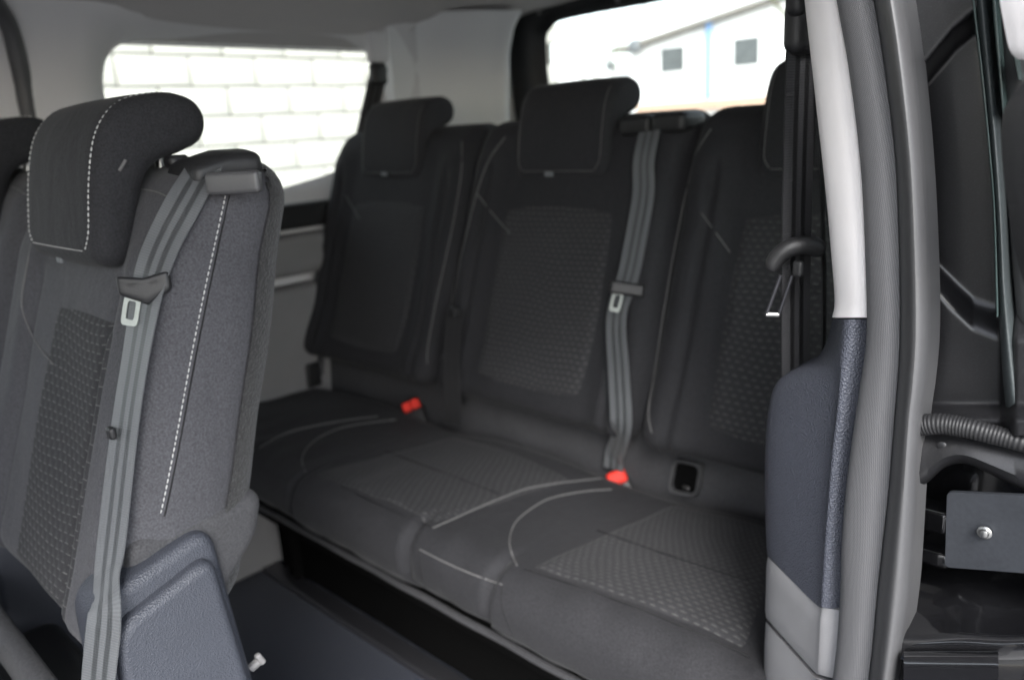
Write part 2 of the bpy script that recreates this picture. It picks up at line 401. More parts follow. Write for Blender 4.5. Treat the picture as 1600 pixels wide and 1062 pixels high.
def extrude_x(name, prof, x0, x1, r, m, parent=None, seg=5, nx=10, bulge=0, smoothper=0):
    """closed (y,z) outline swept along x with rounded ends"""
    P = [Vector((0, a, b)) for a, b in prof]
    if smoothper: P = catmull(P, smoothper, True)
    n = len(P)
    area = sum(P[i].y * P[(i + 1) % n].z - P[(i + 1) % n].y * P[i].z for i in range(n))
    nor = []
    for i in range(n):
        t = P[(i + 1) % n] - P[i - 1]; q = Vector((0, t.z, -t.y)).normalized()
        nor.append(q if area > 0 else -q)
    xs = []
    for i in range(seg + 1): a = math.pi / 2 * i / seg; xs.append((x0 + r * (1 - math.sin(a)), r * (1 - math.cos(a))))
    st = list(reversed(xs))                       # x from inner to outer -> reorder
    st = [(x0 + r * (1 - math.cos(math.pi / 2 * i / seg)), r * (1 - math.sin(math.pi / 2 * i / seg))) for i in range(seg + 1)]
    for i in range(1, nx): st.append((x0 + r + (x1 - x0 - 2 * r) * i / nx, 0))
    st += [(x1 - r * (1 - math.cos(math.pi / 2 * i / seg)), r * (1 - math.sin(math.pi / 2 * i / seg))) for i in range(seg, -1, -1)]
    rings = []
    for x, ins in st:
        u = (x - x0) / (x1 - x0) * 2 - 1; e = -ins + bulge * (1 - u * u)
        rings.append([Vector((x, p.y + q.y * e, p.z + q.z * e)) for p, q in zip(P, nor)])
    return loft(name, rings, m, parent)
def fillet(poly, r, n=5):
    out = []; k = len(poly)
    for i in range(k):
        p = Vector(poly[i]); a = Vector(poly[i - 1]); b = Vector(poly[(i + 1) % k]); la, lb = (a - p).length, (b - p).length
        rr = min(r, la * .45, lb * .45); A, B = p + (a - p) / la * rr, p + (b - p) / lb * rr
        for t in range(n + 1):
            u = t / n; q = A * (1 - u) ** 2 + p * 2 * u * (1 - u) + B * u * u; out.append((q.x, q.y))
    return out
def patch(name, tree, fn, nu, nv, rdir, m, parent, lift=.0035, k=.25, us=1, vs_=1):
    """cloth panel following a surface: fn(s,t)->start point, cast along rdir"""
    V, F, U = [], [], []; gone = set()
    for j in range(nv + 1):
        for i in range(nu + 1):
            s, t = 2 * i / nu - 1, 2 * j / nv - 1
            a, b = s * math.sqrt(1 - k * t * t / 2), t * math.sqrt(1 - k * s * s / 2)
            p = Vector(fn(a, b)); h = tree.ray_cast(p, rdir)
            e = min(1, (1 - max(abs(s), abs(t))) * 7); e = e * e * (3 - 2 * e)
            if h[0] is None: gone.add(len(V)); V.append(p)
            else: V.append(h[0] - rdir * (lift * e - .0012 * (1 - e)))
            U.append((a * us, b * vs_))
    for j in range(nv):
        for i in range(nu):
            q = [j * (nu + 1) + i, j * (nu + 1) + i + 1, (j + 1) * (nu + 1) + i + 1, (j + 1) * (nu + 1) + i]
            if not any(x in gone for x in q): F.append(q)
    return mk(name, V, F, m, parent, True, U, 80)
def copy_tree(o, parent=None, dx=Vector((0, 0, 0))):
    c = o.copy(); COL.objects.link(c)
    if parent: c.parent = parent
    else: c.location = Vector(o.location) + dx
    for ch in [q for q in bpy.data.objects if q.parent == o]: copy_tree(ch, c)
    return c
def hole_wall(name, rect, hole, axis_, planes, m, parent, grow):
    """wall sheet with a rounded opening whose edge flares to the glass. planes: list of (offset outwards of hole, plane coordinate)"""
    n = len(hole); c = Vector((sum(p[0] for p in hole) / n, sum(p[1] for p in hole) / n))
    P = [Vector(p) for p in hole]
    nor = []
    ar = sum(P[i].x * P[(i + 1) % n].y - P[(i + 1) % n].x * P[i].y for i in range(n))
    for i in range(n):
        t = P[(i + 1) % n] - P[i - 1]; q = Vector((t.y, -t.x)).normalized(); nor.append(q if ar > 0 else -q)
    (a0, a1, b0, b1) = rect; outer = []
    for p in P:
        d = p - c; ts = []
        if d.x > 1e-9: ts.append((a1 - c.x) / d.x)
        if d.x < -1e-9: ts.append((a0 - c.x) / d.x)
        if d.y > 1e-9: ts.append((b1 - c.y) / d.y)
        if d.y < -1e-9: ts.append((b0 - c.y) / d.y)
        outer.append(c + d * min(ts))
    for cx in (a0, a1):
        for cy in (b0, b1):
            k = min(range(n), key=lambda i: (outer[i] - Vector((cx, cy))).length); outer[k] = Vector((cx, cy))
    rings = []
    def put(q, pl): return Vector((pl, q.x, q.y)) if axis_ == 'x' else Vector((q.x, pl, q.y))
    rings.append([put(q, planes[0][1]) for q in outer])
    for off, pl in planes: rings.append([put(p + v * off, pl) for p, v in zip(P, nor)])
    return loft(name, rings, m, parent, True, False, ang=50), [put(p, planes[-1][1]) for p in P]

# ================================================================== THE PLACE OUTSIDE
ground = mk('ground', [(-120, -120, -.25), (120, -120, -.25), (120, 120, -.25), (-120, 120, -.25)], [[0, 1, 2, 3]], 'tarmac', None, False)
tag(ground, None, None, None, 'structure')

# block wall seen through the side window
WX = -5.5
wall = empty('block_wall', (WX, 3, -.25)); tag(wall, 'pale block wall with running bond joints beyond the side window', 'wall')
mk('mortar', *rbox_data(.10, 3.6, 1.75, .005, (1, 1, 1), lambda v: (v.x + WX - .061, v.y + 2.9, v.z + 1.50), 1), 'mortar', wall)
PL, PH = .497, .2035
bvs, bfs = rbox_data(.05, (PL - .015) / 2, (PH - .013) / 2, .005, (1, 1, 1), None, 1)
bmesh_me = None
for rrow in range(16):
    zc = -.25 + PH * (rrow + .5) + .075
    for c in range(14):
        yc = -.53 + PL * c + (.18 if rrow % 2 == 0 else .42)
        if bmesh_me is None:
            b0 = mk('brick', bvs, bfs, 'brick', None, True); bmesh_me = b0.data; ob = b0
        else:
            ob = bpy.data.objects.new('brick', bmesh_me); COL.objects.link(ob)
        ob.parent = wall; ob.location = Vector((WX + random.uniform(-.004, .004), yc, zc)) - wall.location
        ob.rotation_euler = (random.uniform(-.004, .004), 0, random.uniform(-.004, .004))

# white building seen through the tailgate window
BY = 22.0
bld = empty('white_building', (-10, BY + 3, -.25)); tag(bld, 'white clad building with blue downpipe beyond the tailgate window', 'building')
def bquad(name, poly, y0, y1, m, parent):
    n = len(poly); vs = [(a, y0, b) for a, b in poly] + [(a, y1, b) for a, b in poly]
    fs = [list(range(n)), list(range(2 * n - 1, n - 1, -1))] + [[i, (i + 1) % n, n + (i + 1) % n, n + i] for i in range(n)]
    return mk(name, vs, fs, m, parent, False)
bquad('wall', [(-15.2, -.25), (2, -.25), (2, 4.1), (-5, 5.02), (-15.2, 3.42)], BY, BY + 8, 'cladding', bld)
bquad('low_annex', [(-19.5, -.25), (-15.25, -.25), (-15.25, 3.0), (-19.5, 3.0)], BY + .4, BY + 7, 'cladding', bld)
rf = bquad('roof', [(-15.6, 3.40), (-5, 5.06), (2.4, 4.1), (2.4, 4.24), (-5, 5.20), (-15.6, 3.53)], BY - .35, BY + 8.3, 'fascia', bld)
for x0, x1, z0, z1 in ((-14.02, -13.2, 2.66, 3.36), (-11.55, -10.78, 2.62, 3.36), (-8.6, -7.8, 2.6, 3.36)):
    fr = bquad('window', [(x0 - .07, z0 - .07), (x1 + .07, z0 - .07), (x1 + .07, z1 + .07), (x0 - .07, z1 + .07)], BY - .04, BY + .05, 'cladding', bld)
    xm = (x0 + x1) / 2
    bquad('pane', [(x0, z0), (x1, z0), (x1, z1), (x0, z1)], BY - .055, BY - .045, 'winglass', fr)
tube('downpipe', [(-12.33, BY - .12, z) for z in (3.95, 3.5, 3, 2.5, 2, 1.75)], lambda t: .085, 'bluepipe', bld, 8)
rbox('brick_band', (-7, BY - .12, 1.605), (7.85, .1, .135), .01, 'brown', bld)
for (px, py, rr) in ((992, 72, .20), (954, 103, .15)):
    p = at(px, py, y=BY - .3)
    lp = rbox('wall_lamp', p, (rr, .14, rr), rr * .6, 'lampgrey', bld)

# bare trees
def bare_tree(base, h, r0, lean, seed, label):
    rnd = random.Random(seed); root = empty('bare_tree', base); tag(root, label, 'tree', None)
    segs = []
    def grow(p, d, L, r, lev):
        pts = [p]; q = p.copy(); dd = d.copy(); n = 6
        for i in range(n):
            dd = (dd + Vector((rnd.uniform(-.18, .18), rnd.uniform(-.18, .18), rnd.uniform(-.02, .12))) * (.5 + .25 * lev)).normalized(); q = q + dd * L / n; pts.append(q)
        segs.append((pts, r, lev))
        if lev < 3:
            for k in range(5 if lev == 0 else 4):
                t = rnd.randint(2, 6); a = rnd.uniform(0, 6.28)
                nd = (dd * .7 + Vector((math.cos(a), math.sin(a), .35)) * .8).normalized()
                grow(pts[t], nd, L * rnd.uniform(.4, .6), r * (1 - t / 9) * .55, lev + 1)
    grow(Vector(base), Vector(lean).normalized(), h, r0, 0)
    tube('trunk', segs[0][0], lambda t: r0 * (1 - .55 * t), 'bark', root, 8)
    vs, fs = [], []
    for pts, r, lev in segs[1:]:
        sg = 5
        k0 = len(vs)
        for i, p in enumerate(pts):
            t = (pts[min(i + 1, 6)] - pts[max(i - 1, 0)]).normalized(); a = t.cross(Vector((.3, .2, .9))).normalized(); b = t.cross(a); rr = max(r * (1 - .7 * i / 6), .006)
            vs += [p + (a * math.cos(u) + b * math.sin(u)) * rr for u in [6.283 * j / sg for j in range(sg)]]
        for i in range(6):
            for j in range(sg): fs.append([k0 + i * sg + j, k0 + i * sg + (j + 1) % sg, k0 + (i + 1) * sg + (j + 1) % sg, k0 + (i + 1) * sg + j])
    mk('crown', vs, fs, 'bark', root)
p = at(922, 118, y=12); bare_tree((p.x, 12, -.25), 3.2, .05, (-.05, 0, 1), 3, 'thin bare sapling at left of the tailgate window')
p = at(1236, 110, y=14); bare_tree((p.x + .15, 14, -.25), 4.2, .12, (.02, 0, 1), 11, 'bare branching tree beside the pillar belt in the tailgate window')

# ================================================================== THE VAN
van = empty('van', (-.9, .2, -.25)); tag(van, 'black passenger van cabin seen through its open side door', 'van')
# roof lining and outer roof
inner = [(-1.66, 1.475), (-1.61, 1.50), (-1.565, 1.527), (-1.49, 1.55), (-1.2, 1.566), (-.85, 1.572), (-.45, 1.565), (-.27, 1.545), (-.19, 1.515), (-.165, 1.475)]
ip = catmull([Vector((a, 0, b)) for a, b in inner], 4)
outp = [Vector((-.13, 0, 1.47)), Vector((-.15, 0, 1.56)), Vector((-.3, 0, 1.62)), Vector((-.85, 0, 1.65)), Vector((-1.45, 0, 1.63)), Vector((-1.65, 0, 1.57)), Vector((-1.70, 0, 1.47))]
def hl(y, dz=0): return [Vector((p.x, y, p.z + dz)) for p in ip]
loft('headliner', [[*hl(y), *[Vector((p.x, y, p.z - .012)) for p in outp]] for y in (-1.7, -1, -.3, .3, .8, 1.2, 1.55, 1.76)], 'headliner', van, ang=50)
loft('roof', [[Vector((p.x + .004, y, p.z + .002)) for p in outp] + [Vector((p.x, y, p.z + .03)) for p in reversed(outp)] for y in (-1.72, 0, 1.8)], 'paint', van)
# floor
fl = mk('floor', *rbox_data(.78, 1.75, .04, .01, (4, 6, 1), lambda v: (v.x - .90, v.y + .03, v.z + .26), 2), 'carpet', van)
# left side: sliding-door trim forward, pillar, quarter window
lw = catmull([Vector((a, b, 0)) for a, b in ((.624, 1.35), (.630, 1.400), (.650, 1.438), (.690, 1.461), (.76, 1.468), (.961, 1.472), (1.225, 1.470), (1.268, 1.455), (1.277, 1.41), (1.262, 1.33), (1.222, 1.24), (1.15, 1.178), (.985, 1.146), (.80, 1.118), (.69, 1.112), (.64, 1.135), (.625, 1.2))], 5, True)
ws, glo = hole_wall('side_trim', (.462, 1.75, .28, 1.56), [(p.x, p.y) for p in lw], 'x', [(.085, -1.585), (.065, -1.59), (.04, -1.605), (.015, -1.635), (.004, -1.662), (0, -1.675)], 'wall_trim', van, 0)
def pane(name, loop, off, parent):
    n = len(loop); off = Vector(off); c = sum(loop, Vector()) / n
    L2 = [c + (p - c) * 1.03 for p in loop]
    return mk(name, [p + off for p in L2] + [p + off * 1.6 for p in L2], [list(range(n)), list(range(2 * n - 1, n - 1, -1))] + [[i, (i + 1) % n, n + (i + 1) % n, n + i] for i in range(n)], 'glass', parent, False)
pane('window_glass', glo, (-.006, 0, 0), van)
dw = catmull([Vector((a, b, 0)) for a, b in ((.34, 1.2), (.35, 1.42), (.30, 1.46), (-.45, 1.46), (-.52, 1.42), (-.52, 1.15), (-.45, 1.11), (.28, 1.11))], 6, True)
ws2, glo2 = hole_wall('far_door_trim', (-.75, .452, .28, 1.55), [(p.x, p.y) for p in dw], 'x', [(.05, -1.60), (.03, -1.61), (.004, -1.655), (0, -1.665)], 'wall_trim', van, 0)
pane('window_glass', glo2, (-.006, 0, 0), van)
tube('far_door_seal', catmull([(-1.585, .452, .35), (-1.592, .456, .9), (-1.598, .463, 1.30), (-1.59, .462, 1.41), (-1.575, .452, 1.475), (-1.545, .42, 1.525)], 8), .015, 'rubber', van, 10)
# lower quarter trim
rbox('gap_shade_strip', (-1.575, .95, 1.088), (.022, .36, .028), .012, 'plastic_black', van)  # black strip stands in for the shaded gap below the window
rbox('quarter_trim', (-1.57, .95, 1.005), (.03, .36, .045), .02, 'plastic_trim', van, n=(2, 6, 3), deform=lambda v: (v.x + .012 * (v.z / .045 < 0), v.y, v.z))
rbox('quarter_trim', (-1.565, .95, .62), (.03, .36, .318), .02, 'plastic_trim', van, n=(2, 6, 6))
rbox('pillar_cap', at(588, 74, x=-1.585), (.014, .028, .038), .012, 'wall_trim', van, n=(2, 2, 3))
dp = []
for z, xe in ((.70, -1.515), (1.0, -1.512), (1.25, -1.500), (1.35, -1.493), (1.45, -1.480), (1.50, -1.462), (1.54, -1.43)):
    f = catmull([Vector((-1.596, 1.285, z)), Vector((-1.583, 1.37, z)), Vector((xe - .055, 1.47, z)), Vector((xe - .022, 1.54, z)), Vector((xe, 1.590, z)), Vector((xe - .030, 1.602, z))], 5)
    dp.append(f + [Vector((xe - .09, 1.625, z)), Vector((-1.64, 1.66, z)), Vector((-1.64, 1.285, z))])
loft('rear_corner_trim', dp, 'lit_trim', van, ang=60)
# rear: tailgate frame and glass
rw = catmull([Vector((a, b, 0)) for a, b in ((-1.478, 1.36), (-1.484, 1.47), (-1.462, 1.508), (-1.40, 1.524), (-1.1, 1.526), (-.7, 1.526), (-.36, 1.52), (-.29, 1.49), (-.28, 1.40), (-.30, 1.29), (-.36, 1.262), (-.7, 1.255), (-1.1, 1.255), (-1.40, 1.258), (-1.46, 1.285))], 5, True)
tg, glr = hole_wall('tailgate', (-1.66, -.12, .28, 1.60), [(p.x, p.y) for p in rw], 'y', [(.112, 1.72), (.108, 1.705), (.085, 1.695), (.04, 1.70), (.012, 1.715), (0, 1.745)], 'plastic_black', van, 0)
pane('tailgate_glass', glr, (0, .006, 0), tg)
for px, py in ((842, 20), (965, 1), (1006, 186)):
    q = at(px, py, y=1.696); rbox('trim_clip', q, (.006, .004, .006), .003, 'plastic_trim', tg)
# right side behind the pillar
rw2 = catmull([Vector((a, b, 0)) for a, b in ((.80, 1.3), (.82, 1.43), (.89, 1.47), (1.54, 1.47), (1.62, 1.43), (1.60, 1.15), (1.52, 1.06), (.89, 1.05), (.81, 1.10))], 6, True)
ws3, glo3 = hole_wall('near_side_trim', (.66, 1.75, .28, 1.56), [(p.x, p.y) for p in rw2], 'x', [(.06, -.205), (.03, -.20), (.004, -.15), (0, -.14)], 'wall_trim', van, 0)
pane('window_glass', glo3, (.006, 0, 0), van)
rbox('outer_side', (-.135, 1.24, .62), (.012, .58, .46), .01, 'paint', van)
# front end of the cabin, out of view: raised doors, baffles added to cut light
rbox('front_light_baffle', (-.9, -1.72, .73), (.78, .03, .49), .02, 'plastic_black', van)
rbox('far_front_door', (-1.66, -1.22, .72), (.03, .46, .46), .02, 'wall_trim', van)
rbox('header_light_baffle', (-.9, -1.71, 1.49), (.76, .03, .07), .02, 'headliner', van)
rbox('near_front_door', (-.13, -1.22, .72), (.03, .46, .46), .02, 'wall_trim', van)
rbox('centre_pillar', (-.15, -.70, .92), (.03, .05, .60), .02, 'plastic_grey', van)

# ---- rear door pillar: lofted strips
def strip(name, rows, m, parent, back=.035, per=5, sub=4, ang=45, uv=True):
    """rows: (py, [(px, y), ...]) front outline at each height, made solid towards the rear"""
    rr = []
    for py, pts in rows: rr.append([at(q[0], q[2] if len(q) > 2 else py, y=q[1]) for q in pts])
    nc = len(rr[0]); cols = [catmull([r[c] for r in rr], sub) for c in range(nc)]
    rings = []
    for i in range(len(cols[0])):
        f = catmull([cols[c][i] for c in range(nc)], per) if per > 1 else [cols[c][i] for c in range(nc)]
        bk = [p + Vector((0, back, 0)) for p in (f[-1], f[0])]
        rings.append(f + bk)
    return loft(name, rings, m, parent, uvscale=uv, ang=ang)
strip('upper_pillar_trim', [(py, [(l, .600), (l + 3, .582), ((l + r) / 2, .566), (r - 6, .562), (r + 4, .568)]) for py, l, r in
    ((-420, 1200, 1245), (-120, 1246, 1292), (0, 1257, 1310), (100, 1268, 1328), (200, 1279, 1341), (300, 1290, 1350), (400, 1299, 1354), (470, 1304, 1356), (496, 1300, 1356))], 'plastic_white', van)
strip('lower_pillar_trim', [(py, [(l, .650), (l + 6, .622), (k - 12, .574), (k + 4, .562), (r, .570)]) for py, l, k, r in
    ((499, 1301, 1325, 1356), (530, 1293, 1322, 1356), (560, 1275, 1317, 1354), (578, 1238, 1314, 1350), (600, 1213, 1311, 1347), (640, 1202, 1307, 1341), (700, 1197, 1300, 1332), (780, 1196, 1293, 1324), (850, 1198, 1288, 1319))] + [(867, [(1199, .650, 867), (1206, .622, 874), (1271, .574, 940), (1286, .562, 948), (1316, .570, 953)])], 'plastic_blue', van, back=.03)
# lower end of the slate trim is cut on a slant; the pale kick panels follow the same slant
def slant(name, tops, bots, m, back=.03, n=7):
    """tops, bots: four (px, py, y) each along the slanted edges"""
    T = catmull([at(a, b, y=c) for a, b, c in tops], 6); B = catmull([at(a, b, y=c) for a, b, c in bots], 6); rings = []
    N_ = len(T); c0 = sum(T + B, Vector()) / (2 * N_)
    for i in range(n + 1):
        t = i / n; row = [T[j].lerp(B[j], t) for j in range(N_)]
        e = .0025 * (1 - min(1, min(t, 1 - t) * n))
        row = [p + Vector((0, e, 0)) for p in row]
        rings.append(row + [row[-1] + Vector((0, back, 0)), row[0] + Vector((0, back, 0))])
    return loft(name, rings, m, van, ang=45)
slant('kick_panel', [(1198, 870, .650), (1204, 877, .620), (1271, 943, .573), (1286, 951, .563), (1317, 956, .561)],
      [(1195, 966, .650), (1202, 974, .620), (1266, 1046, .573), (1281, 1056, .563), (1310, 1064, .561)], 'plastic_grey')
slant('kick_panel', [(1195, 972, .652), (1201, 981, .622), (1265, 1053, .575), (1280, 1063, .563), (1309, 1071, .569)],
      [(1193, 1200, .652), (1198, 1210, .622), (1260, 1280, .575), (1275, 1290, .563), (1296, 1300, .569)], 'plastic_grey')
SE = ((-420, 1236, 1275, 1322), (-120, 1292, 1345, 1398), (0, 1309, 1366, 1417), (100, 1327, 1382, 1431), (250, 1346, 1400, 1445), (400, 1354, 1406, 1453), (520, 1356, 1407, 1455), (600, 1346, 1403, 1449), (660, 1337, 1398, 1441), (760, 1324, 1390, 1435), (850, 1317, 1380, 1430), (923, 1315, 1372, 1425), (1000, 1310, 1365, 1415), (1062, 1303, 1358, 1406), (1200, 1285, 1340, 1388), (1500, 1230, 1290, 1345))
seal = strip('door_seal', [(py, [(a - 2, .556), (a + 3, .545), ((a + b) / 2, .538), (b - 2, .540)]) for py, a, b, c in SE], 'weave', van, back=.025)
strip('seal_bulb', [(py, [(b - 1, .542), (b + (c - b) * .18, .526), (b + (c - b) * .5, .518), (b + (c - b) * .82, .528), (c, .552)]) for py, a, b, c in SE], 'rubber', seal, back=.02)

# ---- painted door jamb to the right of the seal
def sm(t): t = max(0, min(1, t)); return t * t * (3 - 2 * t)
def lerp_table(tab, x):
    if x <= tab[0][0]: return tab[0][1]
    for (a, b), (c, d) in zip(tab, tab[1:]):
        if x <= c: return b + (d - b) * (x - a) / (c - a)
    return tab[-1][1]
def jamb_y(px, py):
    up = sm((lerp_table([(1380, 190), (1440, 122), (1490, 62), (1530, 28), (1560, -6), (1640, -90)], px) - py) / 48 + .5)
    lo = sm((py - lerp_table([(1400, 330), (1450, 420), (1490, 462), (1520, 490), (1560, 505), (1640, 510)], px)) / 60 + .5)
    lo2 = sm((py - 628) / 30)
    side = sm((px - 1560) / 30)
    return .600 - .030 * up - .016 * lo - .02 * lo2 - .02 * side
nu, nv = 110, 220; V = []; F = []
for j in range(nv + 1):
    for i in range(nu + 1):
        px, py = 1385 + 300 * i / nu, -160 + 840 * j / nv
        V.append(at(px, py, y=jamb_y(px, py)))
for j in range(nv):
    for i in range(nu):
        a = j * (nu + 1) + i; F.append([a, a + 1, a + nu + 2, a + nu + 1])
k = len(V); V += [v + Vector((0, .05, 0)) for v in V]; F += [[x + k for x in f][::-1] for f in F[:nu * nv]]
jamb = mk('door_jamb', V, F, 'paint_matt', van, ang=60)
bead = smooth_line(catmull([at(a, b, y=.552) for a, b in ((1436, 664), (1470, 662), (1510, 668), (1550, 678), (1600, 692), (1660, 712))], 40), 3)
tube('sealant_bead', bead, lambda t: .0068 * (1 + .028 * math.sin(t * 2 * math.pi * 33 + 2 * math.sin(t * 19))) * (1.1 - .25 * t), 'bead', jamb, 14)
# folded bracket below the bead
xs = [1425, 1447, 1460, 1475, 1495, 1515, 1540, 1570, 1600, 1660]
bot = [768, 755, 744, 731, 724, 726, 737, 752, 766, 790]
rings = []
P1 = catmull([Vector((a, b, 0)) for a, b in zip(xs, bot)], 4)
for p in P1:
    tp = 668 + max(0, p.x - 1490) * .2
    col = [at(p.x, tp, y=.566), at(p.x, tp + (p.y - tp) * .35, y=.556), at(p.x, tp + (p.y - tp) * .75, y=.552), at(p.x, p.y - 6, y=.556), at(p.x, p.y, y=.566), at(p.x, p.y - 2, y=.60), at(p.x, tp, y=.60)]
    rings.append(col)
loft('jamb_bracket', rings, 'paint_matt', van, ang=50)
def disc(name, c, r, th, m, parent, n=16, dome=.5):
    rings = []
    for a, q in ((.6, 0), (1, 0), (1, .6), (.8, 1), (.3, 1 + dome * .2)):
        rings.append([Vector((c.x + r * a * math.cos(t), c.y - th * q, c.z + r * a * math.sin(t))) for t in [2 * math.pi * i / n for i in range(n)]])
    return loft(name, rings, m, parent)
disc('plug', at(1472, 697, y=.556), .0036, .0012, 'paint_matt', van)
# dark recess with a bolted plate
bk = [at(1395, 690, y=.66), at(1700, 690, y=.66), at(1700, 960, y=.66), at(1395, 960, y=.66)]
mk('jamb_recess', bk + [p + Vector((0, .02, 0)) for p in bk], [[0, 1, 2, 3], [7, 6, 5, 4], [0, 1, 5, 4], [1, 2, 6, 5], [2, 3, 7, 6], [3, 0, 4, 7]], 'paint', van, False)
rbox('recess_catch', at(1462, 806, y=.625), (.011, .012, .009), .003, 'paint', van)
rbox('recess_catch', at(1452, 862, y=.61), (.016, .01, .006), .003, 'paint', van)
A, B_, C_, D_ = at(1479, 768, y=.565), at(1690, 778, y=.548), at(1690, 902, y=.548), at(1476, 886, y=.565)
pl = []
for (o, u, v) in ((A, B_, D_), (B_, C_, A), (C_, D_, B_), (D_, A, C_)):
    du, dv = (u - o).normalized() * .0035, (v - o).normalized() * .0035
    for t in range(5):
        a = math.pi / 2 * t / 4; pl.append(o + dv * (1 - math.sin(a)) + du * (1 - math.cos(a)))
n = len(pl)
plate = loft('bolted_plate', [[p + Vector((0, .0035, 0)) for p in pl], [p + Vector((0, .0006, 0)) for p in pl], [p + ((A + C_) / 2 - p) * .008 for p in pl]], 'plate', van, ang=30)
bc = at(1538, 832, y=.5565)
bo = disc('bolt_washer', bc + Vector((0, .001, 0)), .0046, .0016, 'metal', plate, 20, 0)
disc('bolt_head', bc + Vector((0, -.0004, 0)), .0031, .0024, 'metal', plate, 18, .8)
disc('bolt_socket', bc + Vector((0, -.0026, 0)), .0013, .0005, 'dark_metal', plate, 6, 0)
# glossy step panels at the foot of the jamb
def step(name, prof, x0, x1, m, wob=0):
    rings = []
    for i in range(25):
        px = x0 + (x1 - x0) * i / 24
        ring = [at(px + (0), py + wob * math.sin(px * .045), y=y) for py, y in prof]
        rings.append(ring)
    return loft(name, rings, m, van, ang=60)
step('jamb_step', [(872, .655), (890, .628), (915, .598), (950, .574), (978, .556), (988, .546), (996, .5405), (1004, .538), (1016, .538), (1030, .540), (1030, .66), (872, .68)], 1400, 1700, 'paint', 1.5)
step('sill_edge', [(1022, .548), (1017, .538), (1016, .530), (1020, .523), (1028, .519), (1045, .517), (1090, .517), (1200, .52), (1200, .6), (1022, .6)], 1412, 1560, 'paint', 0)
step('lower_jamb', [(1030, .548), (1040, .546), (1100, .545), (1300, .55), (1300, .62), (1030, .62)], 1380, 1700, 'paint', 0)
# ---- slid-open door, its leading edge at the far right
dwl = catmull([Vector((a, b, 0)) for a, b in ((.68, 1.25), (.70, 1.42), (.77, 1.46), (1.50, 1.46), (1.60, 1.42), (1.60, 1.10), (1.52, 1.03), (.76, 1.03), (.69, 1.08))], 6, True)
door, dgl = hole_wall('sliding_door', (.56, 1.68, .30, 1.52), [(p.x, p.y) for p in dwl], 'x', [(.03, -.055), (.01, -.05), (0, -.03), (0, -.01), (.02, .0), (.05, .005)], 'paint', van, 0)
pane('window_glass', [Vector((-.018, p.y, p.z)) for p in dgl], (.004, 0, 0), door)
def vstrip(name, rows, m, y, back=.03, bul=.006):
    return strip(name, [(py, [(l, y + .006), (l + (r - l) * .2, y), ((l + r) / 2, y - bul * .5), (r - (r - l) * .2, y), (r, y + .006)]) for py, l, r in rows], m, door, back)
vstrip('weather_strip', [(-160, 1508, 1540), (0, 1523, 1545), (200, 1543, 1562), (330, 1553, 1571), (480, 1560, 1580), (640, 1572, 1604), (668, 1590, 1625)], 'glassrubber', .568)
vstrip('glass_edge', [(-160, 1503, 1508), (0, 1518, 1524), (120, 1532, 1538), (250, 1545, 1550), (330, 1551, 1556), (480, 1555, 1561), (494, 1556, 1559)], 'teal', .566, .01, .002)
vstrip('glass_edge', [(-160, 1541, 1549), (0, 1549, 1558), (120, 1560, 1567), (180, 1566, 1570)], 'teal', .562, .01, .002)
vstrip('weather_strip', [(-160, 1552, 1640), (0, 1559, 1640), (200, 1570, 1640), (420, 1582, 1640), (640, 1606, 1660)], 'rubber', .572)
vstrip('glass_edge', [(85, 1583, 1587), (125, 1590, 1594)], 'teal', .555, .01, .002)
vstrip('inner_door_trim', [(-200, 1550, 1690), (-60, 1556, 1690), (0, 1562, 1690), (50, 1571, 1690), (80, 1578, 1690), (93, 1590, 1690)], 'plastic_white', .50, .03, .012)
vstrip('door_buffer', [(120, 1606, 1690), (135, 1594, 1690), (155, 1578, 1690), (180, 1567, 1690), (230, 1565, 1690), (320, 1574, 1690), (400, 1588, 1690), (450, 1602, 1690)], 'plastic_black', .49, .03, .012)

